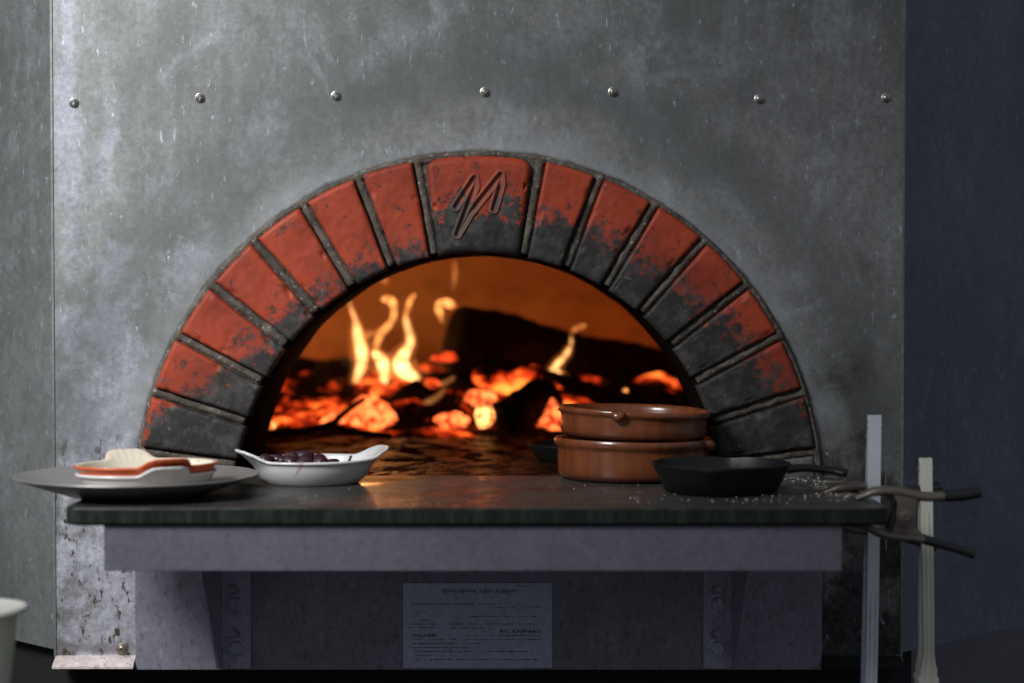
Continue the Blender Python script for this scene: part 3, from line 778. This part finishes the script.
flame(f7([(580, 465, 8), (640, 462, 9), (680, 445, 10), (700, 432, 3)]), MAT_FLAME_W, 'faint low orange flame running right from the broad white flame', .80)
flame(f7([(545, 560, 6), (590, 530, 12), (640, 500, 12), (670, 470, 5)]), MAT_FLAME_W, 'dim orange flame licking up the thin slanting log', .72)
flame(f8([(345, 352, 5), (372, 358, 14), (400, 358, 14), (415, 325, 15), (440, 295, 14), (465, 265, 12), (480, 235, 7), (478, 205, 5)]), MAT_FLAME, 'leaning yellow flame on the right over the red log', .76)
flame(f8([(472, 362, 8), (440, 350, 15), (425, 325, 10), (428, 300, 3)]), MAT_FLAME, 'small flame at the foot of the right-hand leaning flame', .755)
flame(f8([(478, 210, 5), (488, 185, 10), (510, 172, 13), (536, 165, 8)]), MAT_FLAME_W, 'orange curl at the tip of the right-hand leaning flame', .765)
flame(f8([(676, 425, 5), (678, 410, 11), (680, 396, 4)]), MAT_FLAME_M, 'tiny flame at the far right end of the fire', .74)
flame(f8([(0, 100, 6), (15, 75, 10), (30, 80, 10)]), MAT_FLAME_W, 'faint orange flicker on the end of the big black log', .82)

# ================================================================== VESSELS
# plate
PLC = Vector((at(137, 478, -.205).x, -.205, TOPZ))
b = bmesh.new()
lathe(b, [(0, .0022), (.064, .0022), (.066, 0), (.070, 0), (.078, .0028), (.100, .0098), (.1262, .0195), (.1275, .0204), (.1268, .0215), (.098, .0132), (.076, .0060), (.066, .0047), (0, .0047)], 96)
pl = link('plate', b, MAT_PEWTER, loc=None, angle=50); pl.location = PLC
tag(pl, 'wide round grey metal plate at the left end of the stone slab', 'plate')
# eared gratin dishes
def gratin(a, bb, h, earl, earh, wear, flute=True):
    bm = bmesh.new(); seg = 128; inner = bm.verts.layers.float.new('inner')
    def row(k, z, ein, off=0, inn=0.0, ez=1.0):
        rw = []
        for i in range(seg):
            t = 2*PI*i/seg; ct, st = math.cos(t), math.sin(t)
            e = math.exp(-(abs(math.atan2(st, abs(ct)))/wear)**5)
            fx = a*k+off; fy = bb*k+off
            r = 1/math.sqrt((ct/fx)**2+(st/fy)**2)
            r += e*earl*ein
            if flute and ein > .3: r += e*.0010*math.cos(t*46)
            v = bm.verts.new((r*ct, r*st, z+e*earh*ein*ez)); v[inner] = inn; rw.append(v)
        return rw
    T = .003
    O = [(.76, .003, 0), (.86, h*.30, 0), (.92, h*.62, 0), (.935, h*.72, .08), (.95, h*.86, .42), (.975, h*.94, .75), (.995, h-.0016, .98)]
    rows = [row(.05, .0015, 0), row(.64, .0015, 0), row(.66, 0, 0), row(.72, 0, 0)] + [row(k_, z_, e_) for k_, z_, e_ in O]
    rows += [row(1.0, h-.0004, 1), row(1.0, h+.0006, 1, -.0006), row(1.0, h+.0010, 1, -.0016, .6)]
    rows += [row(k_, z_+.0018, e_*.985, -T, 1) for k_, z_, e_ in reversed(O)] + [row(.66, .0046, 0, 0, 1), row(.05, .0045, 0, 0, 1)]
    grid_faces(bm, rows, closed_u=True); bm.faces.new(rows[0]); bm.faces.new(rows[-1])
    return bm
DC = Vector((at(147, 463, -.225).x, -.225, 0))
g1 = link('gratin_dish', gratin(.0560, .0750, .0205, .015, .0095, .40), MAT_WHITE, angle=60)
g1.location = DC+Vector((0, 0, TOPZ+.0052)); g1.rotation_euler = (0, 0, R(-60))
tag(g1, 'plain white eared gratin dish lying on the metal plate, under the orange one', 'dish')
g2 = link('gratin_dish', gratin(.0575, .0768, .0205, .015, .0095, .40), MAT_ORANGE, angle=60)
g2.location = DC+Vector((0, 0, TOPZ+.0137)); g2.rotation_euler = (0, 0, R(-60))
tag(g2, 'orange eared gratin dish with cream inside, stacked in the white one', 'dish')
OC = Vector((at(313, 465, -.085).x, -.085, TOPZ))
g3 = link('gratin_dish', gratin(.070, .060, .0270, .016, .0115, .40), MAT_WHITE2, angle=60)
g3.location = OC; g3.rotation_euler = (0, 0, R(20))
tag(g3, 'white eared dish holding dark purple olives left of the oven mouth', 'dish')
# olives
ol = None; rnd = random.Random(4)
spots = [(-.034, -.012, .012), (-.014, -.018, .013), (.006, -.020, .012), (-.030, .010, .012), (-.008, .006, .013), (.012, .004, .012), (-.022, .028, .012), (.000, .026, .012), (-.046, .002, .014),
         (-.024, -.004, .023), (-.008, -.008, .026), (-.016, .014, .024), (.008, -.010, .0215), (-.040, -.002, .021), (-.030, -.016, .020), (.020, -.014, .015), (.030, -.010, .013), (-.050, -.014, .022), (.034, -.022, .014), (.024, -.026, .017), (.010, -.028, .019), (-.006, -.030, .020), (-.022, -.026, .021), (.040, -.004, .010)]
for i, (x, y, z) in enumerate(spots):
    if ol is None:
        b = bmesh.new(); bmesh.ops.create_icosphere(b, subdivisions=3, radius=1)
        for v in b.verts:
            n = v.co.normalized(); w = 1+.16*noise.noise(n*2.3)+.10*abs(noise.noise(n*5)); v.co = Vector((n.x*.0115*w, n.y*.0088*w, n.z*.0084*w))
            if n.x > .93: v.co.x -= .0016
        ol = link('olive', b, MAT_OLIVE); o = ol
    else: o = ol.copy(); COL.objects.link(o)
    o.location = OC+Vector((x*1.0, y, z+(.0035 if z > .018 else .002))); o.rotation_euler = (rnd.uniform(-.5, .5), rnd.uniform(-.5, .5), rnd.uniform(0, 6)); s = rnd.uniform(.85, 1.12); o.scale = (s, s, s)
    tag(o, 'wrinkled dark purple olive heaped in the white eared dish', 'olive', 'olives in the white dish')
b = bmesh.new(); sweep(b, catmull([OC+Vector(p) for p in ((.020, -.030, .017), (.034, -.027, .021), (.041, -.024, .025), (.044, -.022, .032))], 4), .003, .0016, seg=8)
tag(link('dried_leaf', b, MAT_OLIVE, loc=OC+Vector((.03, -.026, .02))), 'dark curled leaf sticking up at the right side of the olives', 'leaf')

# cazuelas
def cazuela(h, r):
    b = bmesh.new()
    def warp(rr, z, a): return rr*(1+.006*math.cos(2*a+.4)+.004*math.sin(3*a)), z+(.0008*math.sin(2*a) if z > h*.5 else 0)
    lathe(b, [(0, .0008), (r*.80, .0008), (r*.86, 0), (r*.92, .003), (r*.955, .008), (r*.955, h*.45), (r*.955, h*.70), (r*.962, h*.78), (r*.99, h*.82), (r, h*.88), (r, h*.95), (r*.985, h), (r*.955, h), (r*.93, h*.93), (r*.915, h*.82), (r*.90, h*.3), (r*.86, .009), (r*.78, .006), (0, .006)], 96, warp)
    return b
def lug(parent, r, h, ang):
    b = bmesh.new(); bmesh.ops.create_uvsphere(b, u_segments=20, v_segments=14, radius=1)
    for v in b.verts:
        n = v.co.copy(); w = 1-.28*max(0, -n.z); v.co = Vector((n.x*.0078, n.y*.0085*w, n.z*.0072))
        if n.z > .2: v.co.z -= .0012*math.cos(n.y*3)
    bmesh.ops.rotate(b, verts=b.verts, matrix=Matrix.Rotation(ang, 3, 'Z')); bmesh.ops.translate(b, verts=b.verts, vec=(r*1.0*math.cos(ang), r*1.0*math.sin(ang), h*.86))
    link('lug_handle', b, MAT_TERRA, parent)
cz = Vector((at(633, 460, -.02).x, -.020, TOPZ))
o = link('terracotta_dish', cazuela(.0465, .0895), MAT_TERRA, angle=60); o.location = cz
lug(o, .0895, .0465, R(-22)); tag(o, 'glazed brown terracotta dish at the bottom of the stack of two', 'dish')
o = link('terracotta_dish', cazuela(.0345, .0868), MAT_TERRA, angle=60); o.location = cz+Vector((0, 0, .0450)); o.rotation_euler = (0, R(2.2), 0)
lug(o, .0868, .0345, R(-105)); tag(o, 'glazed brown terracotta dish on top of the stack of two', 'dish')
# skillets
def skillet(name, r0, r1, h, label, loc, rot, L):
    e = empty(name, loc, label, 'skillet', None, rot)
    b = bmesh.new()
    def warp(rr, z, a):
        sp = max(math.exp(-((abs(abs(a-PI)-PI/2))/.16)**2), 0) if z > h*.75 else 0
        return rr*(1+.045*sp), z-(.0018*sp)
    lathe(b, [(0, 0), (r0*.93, 0), (r0, .0022), (r0+(r1-r0)*.6, h*.62), (r1*.985, h*.88), (r1, h*.95), (r1*.997, h), (r1*.955, h), (r1*.945, h*.93), (r0*.97, .0068), (r0*.9, .0048), (0, .0048)], 96, warp)
    link('pan_body', b, MAT_IRON, e, angle=50)
    b = bmesh.new()
    P = [Vector(p) for p in ((r1*.97, 0, h*.80), (r1*1.08, 0, h*.84), (r1*1.25, 0, h*.86), (r1+L*.55, 0, h*.83), (r1+L*.8, 0, h*.77), (r1+L*.94, 0, h*.72), (r1+L, 0, h*.70))]
    Q = catmull(P, 6); n = len(Q)
    hw = []; hh = []
    for i in range(n):
        t = i/(n-1); hw.append(.0155*(1-t)**3+.0058+.0050*math.exp(-((t-.82)/.16)**2)-(.006 if t > .99 else 0)); hh.append(.0028+.0022*t-(.0022 if t > .99 else 0)+.002*(1-t)**3)
    sweep(b, Q, hw, hh, seg=16)
    link('handle', b, MAT_IRON, e, angle=60)
    return e
skillet('skillet', .0600, .0735, .0315, 'small black cast iron skillet on the slab before the brown dishes, handle right', Vector((at(721, 478, -.178).x, -.178, TOPZ)), (0, 0, R(-13)), .060)
skillet('skillet', .062, .0745, .022, 'black cast iron skillet mostly hidden behind the stacked brown dishes', Vector((at(586, 450, .21).x, .21, TOPZ-.0006)), (0, 0, R(50)), .07)
# crumbs of flour
b = bmesh.new(); rnd = random.Random(9)
def crumb(x, y, s):
    c = bmesh.new(); bmesh.ops.create_icosphere(c, subdivisions=1, radius=s)
    for v in c.verts: v.co *= rnd.uniform(.7, 1.2)
    merge(b, c, Matrix.Translation((x, y, TOPZ+s*.55)))
for i in range(45): crumb(rnd.uniform(.12, .345), rnd.gauss(-.27, .018), rnd.uniform(.0004, .0010))
for i in range(110): crumb(rnd.uniform(.26, .355), rnd.uniform(-.24, -.03), rnd.uniform(.0004, .0013))
for i in range(60): crumb(rnd.uniform(-.40, .2), rnd.uniform(-.32, -.1), rnd.uniform(.0003, .0008))
tag(link('flour_crumbs', b, MAT_FLOUR, loc=(.25, -.2, TOPZ), smooth=False), 'pale flour crumbs scattered on the slab around the front skillet', 'crumbs', kind='stuff')

# ================================================================== CLAMPS AND TONGS
cs = (2.3-.262)/2000
def c8(x, y, Y=-.262): p = at(840+x/6.206, 460+y/6.206, Y); return p
def clamp(Y, label, shift=Vector((0, 0, 0)), grp=None, rot=0):
    base = c8(300, 470); e = empty('spring_clamp', base+shift, label, 'clamp', grp, (0, 0, rot))
    def L(x, y, dy=0): p = c8(x, y); return Vector((p.x, p.y+dy, p.z))-base
    # upper arm
    b = bmesh.new(); P = catmull([L(*p) for p in ((95, 236), (150, 218), (210, 196), (290, 190), (370, 196), (450, 214), (540, 228), (650, 222))], 6); n = len(P)
    sweep(b, P, [.006+.006*min(1, i/(n*.35)) for i in range(n)], [.0018+.0030*min(1, i/(n*.3)) for i in range(n)], seg=16, power=3)
    # cheek plates of the upper arm
    cheek = [(318, 205), (470, 225), (462, 262), (455, 330), (448, 395), (400, 415), (350, 400), (338, 330), (345, 262)]
    for dy in (-.0105, .0085):
        prism_xz(b, [(L(x, y).x, L(x, y).z) for x, y in cheek], dy, dy+.0018, .0004)
    ua = link('upper_arm', b, MAT_CLAMP, e, angle=45)
    # upper grip
    b = bmesh.new(); P = catmull([L(*p) for p in ((636, 222), (700, 222), (760, 216), (820, 206), (872, 196))], 6); n = len(P)
    sweep(b, P, [.0125-.0020*i/n if i < n-1 else .006 for i in range(n)], [.0054+.0006*math.sin(i/n*PI) if i < n-1 else .0022 for i in range(n)], seg=20, power=2.6)
    link('grip', b, MAT_GRIP, e, angle=60)
    # lower arm
    b = bmesh.new(); P = catmull([L(*p) for p in ((110, 402), (170, 420), (230, 446), (300, 466), (380, 478), (460, 482), (520, 494))], 6); n = len(P)
    sweep(b, P, [.006+.005*min(1, i/(n*.35)) for i in range(n)], [.0018+.0026*min(1, i/(n*.3)) for i in range(n)], seg=16, power=3)
    cheek = [(300, 470), (330, 400), (345, 330), (372, 300), (420, 300), (445, 330), (452, 410), (500, 445), (500, 485), (380, 482)]
    for dy in (-.0082, .0062):
        prism_xz(b, [(L(x, y).x, L(x, y).z) for x, y in cheek], dy, dy+.0016, .0004)
    link('lower_arm', b, MAT_CLAMP, e, angle=45)
    b = bmesh.new(); P = catmull([L(*p) for p in ((512, 491), (600, 515), (690, 540), (770, 566), (835, 592))], 6); n = len(P)
    sweep(b, P, [.0115-.0020*i/n if i < n-1 else .005 for i in range(n)], [.0050-.0008*i/n if i < n-1 else .002 for i in range(n)], seg=20, power=2.6)
    link('grip', b, MAT_GRIP, e, angle=60)
    # rivet and spring
    b = bmesh.new(); lathe(b, [(0, 0), (.0075, 0), (.0074, .0008), (.0052, .0012), (.0048, .0022), (.0026, .0026), (.0022, .0012), (0, .0012)], 28)
    bmesh.ops.rotate(b, verts=b.verts, matrix=Matrix.Rotation(R(90), 3, 'X')); p = L(395, 345); bmesh.ops.translate(b, verts=b.verts, vec=(p.x, -.0104, p.z))
    link('rivet', b, MAT_CLAMP, e, angle=40)
    b = bmesh.new(); P = catmull([L(*p) for p in ((298, 214), (316, 250), (322, 310), (312, 370), (290, 430))], 6)
    sweep(b, P, .0050, .0011, seg=8, power=4); link('spring', b, MAT_GRIP, e, angle=60)
    return e
clamp(-.262, 'worn steel spring clamp with black grips biting the right end of the slab', grp='spring clamps on the slab')
clamp(-.18, 'second spring clamp half hidden behind the front one', shift=Vector((-.022, .082, -.0035)), grp='spring clamps on the slab', rot=0)
def tongs(name, pxt, pyt, pxb, pyb, w_px, groove_py, Y, mat, label, head=None):
    kx = (Y+2.3)/2000; T = at(pxt, pyt, Y); Bm = at(pxb, pyb, Y); e = empty(name, Bm, label, 'tongs', 'kitchen tongs')
    L = (T-Bm).length; d = (T-Bm).normalized()
    for side in (-1, 1):
        b = bmesh.new(); n = 150; rows = []
        for i in range(n+1):
            t = i/n; c = d*(L*t); py = pyb+(pyt-pyb)*t
            w = w_px*kx/2*(1-.10*(1-t)); gap = .0055+.011*math.sin(min(1, (1-t)*1.1)*PI/2)
            y = side*gap
            fl = 0
            if head and py > head: 
                q = (py-head)/max(1, (pyb-head)); w *= 1+.75*min(1, q*2.2)*(1+.22*math.sin(q*30)); fl = q
            gr = 1 if py > groove_py else 0
            if py > groove_py: gr = min(1, (py-groove_py)/4)
            row = []
            for u, dep in ((-1, .0062), (-1, .001), (-.93, 0), (-.72, 0), (-.55, 0), (-.42, .0016*gr), (-.28, 0), (0, -.0004*gr), (.28, 0), (.42, .0016*gr), (.55, 0), (.72, 0), (.93, 0), (1, .001), (1, .0062)):
                row.append(b.verts.new((c.x+u*w, y-side*dep*(-1)*-1 if False else y-side*dep, c.z)))
            inn = []
            for u, dep in ((.9, .0060), (.9, .0018), (.5, .0012+.0014*gr), (0, .0014), (-.5, .0012+.0014*gr), (-.9, .0018), (-.9, .0060)):
                row.append(b.verts.new((c.x+u*w, y-side*dep, c.z)))
            rows.append(row)
        grid_faces(b, rows, closed_u=True); b.faces.new(rows[0]); b.faces.new(rows[-1])
        link('arm', b, mat, e, angle=35)
    # hinge pin and pull ring at the top
    b = bmesh.new(); lathe(b, [(0, 0), (.0022, 0), (.0022, w_px*kx+.004), (0, w_px*kx+.004)], 14)
    bmesh.ops.rotate(b, verts=b.verts, matrix=Matrix.Rotation(R(90), 3, 'Y')); bmesh.ops.translate(b, verts=b.verts, vec=(d.x*L-w_px*kx/2-.002, 0, d.z*L-.012))
    link('hinge_pin', b, MAT_STEEL, e, angle=40)
    b = bmesh.new(); r_ = w_px*kx*.42
    ring = [Vector((d.x*L+r_*1.25*math.sin(2*PI*k/24), 0, d.z*L-.006+r_*math.cos(2*PI*k/24))) for k in range(24)]
    rows = []
    for k in range(24):
        p = ring[k]; rad = (p-Vector((d.x*L, 0, d.z*L-.006))).normalized()
        rows.append([b.verts.new(p+rad*.0009*math.cos(2*PI*q/8)+Vector((0, 1, 0))*.0009*math.sin(2*PI*q/8)) for q in range(8)])
    grid_faces(b, rows, True, True); link('pull_ring', b, MAT_STEEL, e)
    return e
tongs('tongs', 874.5, 415, 867, 760, 13, 590, -.185, MAT_TONG, 'long bluish steel tongs at the right corner of the slab, left of the two')
tongs('tongs', 925.5, 458, 926, 706, 12, 512, -.185, MAT_TONG2, 'shorter steel tongs with scalloped heads, right of the two', head=652)

# ================================================================== TUB ON A TABLE, bottom left
TY = -.45; k = (2.3+TY)/2000
tb = at(-22, 606, TY); hgt = .16
tz = tb.z-hgt
tub = empty('plastic_tub', (tb.x, TY, tz), 'milky plastic tub with a pale lid at the bottom left corner', 'tub')
rb = 39*k
b = bmesh.new(); lathe(b, [(0, 0), (rb*.50, 0), (rb*.55, .003), (rb, hgt-.006), (rb*.97, hgt-.006), (rb*.52, .004), (0, .003)], 64); link('tub_body', b, MAT_TUB, tub, angle=50)
b = bmesh.new(); rl = 49*k; lathe(b, [(rb*.9, hgt-.006), (rl*.97, hgt-.0055), (rl, hgt-.0045), (rl, hgt-.0016), (rl*.97, hgt), (rl*.90, hgt+.0008), (rl*.86, hgt+.0002), (0, hgt+.0002)], 64); link('lid', b, MAT_LID, tub, angle=50)
tbl = empty('prep_table', (tb.x-.45, TY, 0), 'steel prep table under the plastic tub', 'table')
b = bmesh.new(); box(b, tb.x-.95, tb.x+.05, TY-.25, TY+.25, tz-.035, tz-.0002, .003); link('table_top', b, MAT_TABLE, tbl, world=True, smooth=False)
for x in (tb.x-.9, tb.x+.0):
    for y in (TY-.2, TY+.2):
        b = bmesh.new(); box(b, x-.018, x+.018, y-.018, y+.018, 0, tz-.035, .003); link('leg', b, MAT_TABLE, tbl, world=True, smooth=False)

# ================================================================== LIGHT, CAMERA
W = bpy.data.worlds.new('World'); S.world = W; W.use_nodes = True
bg = W.node_tree.nodes['Background']; wn = W.node_tree.nodes; wl = W.node_tree.links
tcw = wn.new('ShaderNodeTexCoord'); sp = wn.new('ShaderNodeSeparateXYZ'); wl.new(tcw.outputs['Generated'], sp.inputs[0])
mr = wn.new('ShaderNodeMapRange'); wl.new(sp.outputs[2], mr.inputs[0])          # dim floor half, brighter upper half of the kitchen
mr.inputs[1].default_value = -.6; mr.inputs[2].default_value = .45; mr.inputs[3].default_value = .045; mr.inputs[4].default_value = .20
wl.new(mr.outputs[0], bg.inputs[1]); bg.inputs[0].default_value = (.80, .86, 1.0, 1)
def area(name, loc, target, size, sy, power, col):
    l = bpy.data.lights.new(name, 'AREA'); l.shape = 'RECTANGLE'; l.size = size; l.size_y = sy; l.energy = power; l.color = col
    o = bpy.data.objects.new(name, l); COL.objects.link(o); o.location = loc
    o.rotation_euler = (Vector(target)-Vector(loc)).to_track_quat('-Z', 'Y').to_euler(); return o
kl = area('window_light', (-1.2, -1.3, 2.2), (-.45, 0, 1.15),   .6, .6, 5.8, (.96, .98, 1.0)); kl.data.spread = R(60)
def point(loc, p, r, col):
    l = bpy.data.lights.new('fire_light', 'POINT'); l.energy = p; l.shadow_soft_size = r; l.color = col
    o = bpy.data.objects.new('fire_light', l); COL.objects.link(o); o.location = loc
point(at(361, 352, .98), .42, .006, (1, .45, .14))
point(at(402, 370, .98), .5, .008, (1, .45, .14))

cam = bpy.data.cameras.new('camera'); co = bpy.data.objects.new('camera', cam); COL.objects.link(co)
co.location = CAM; co.rotation_euler = (PI/2-PITCH, 0, 0)
cam.sensor_width = 36; cam.lens = FPX/1024*36; cam.clip_start = .05
cam.dof.use_dof = True; cam.dof.focus_distance = 2.27; cam.dof.aperture_fstop = 2.6
S.camera = co
S.view_settings.view_transform = 'Standard'; S.view_settings.look = 'None'; S.view_settings.exposure = 0; S.view_settings.gamma = 1
S.view_settings.use_curve_mapping = False
S.cycles.use_denoising = True
S.cycles.max_bounces = 8; S.cycles.diffuse_bounces = 4; S.cycles.volume_bounces = 0
S.cycles.sample_clamp_indirect = 4
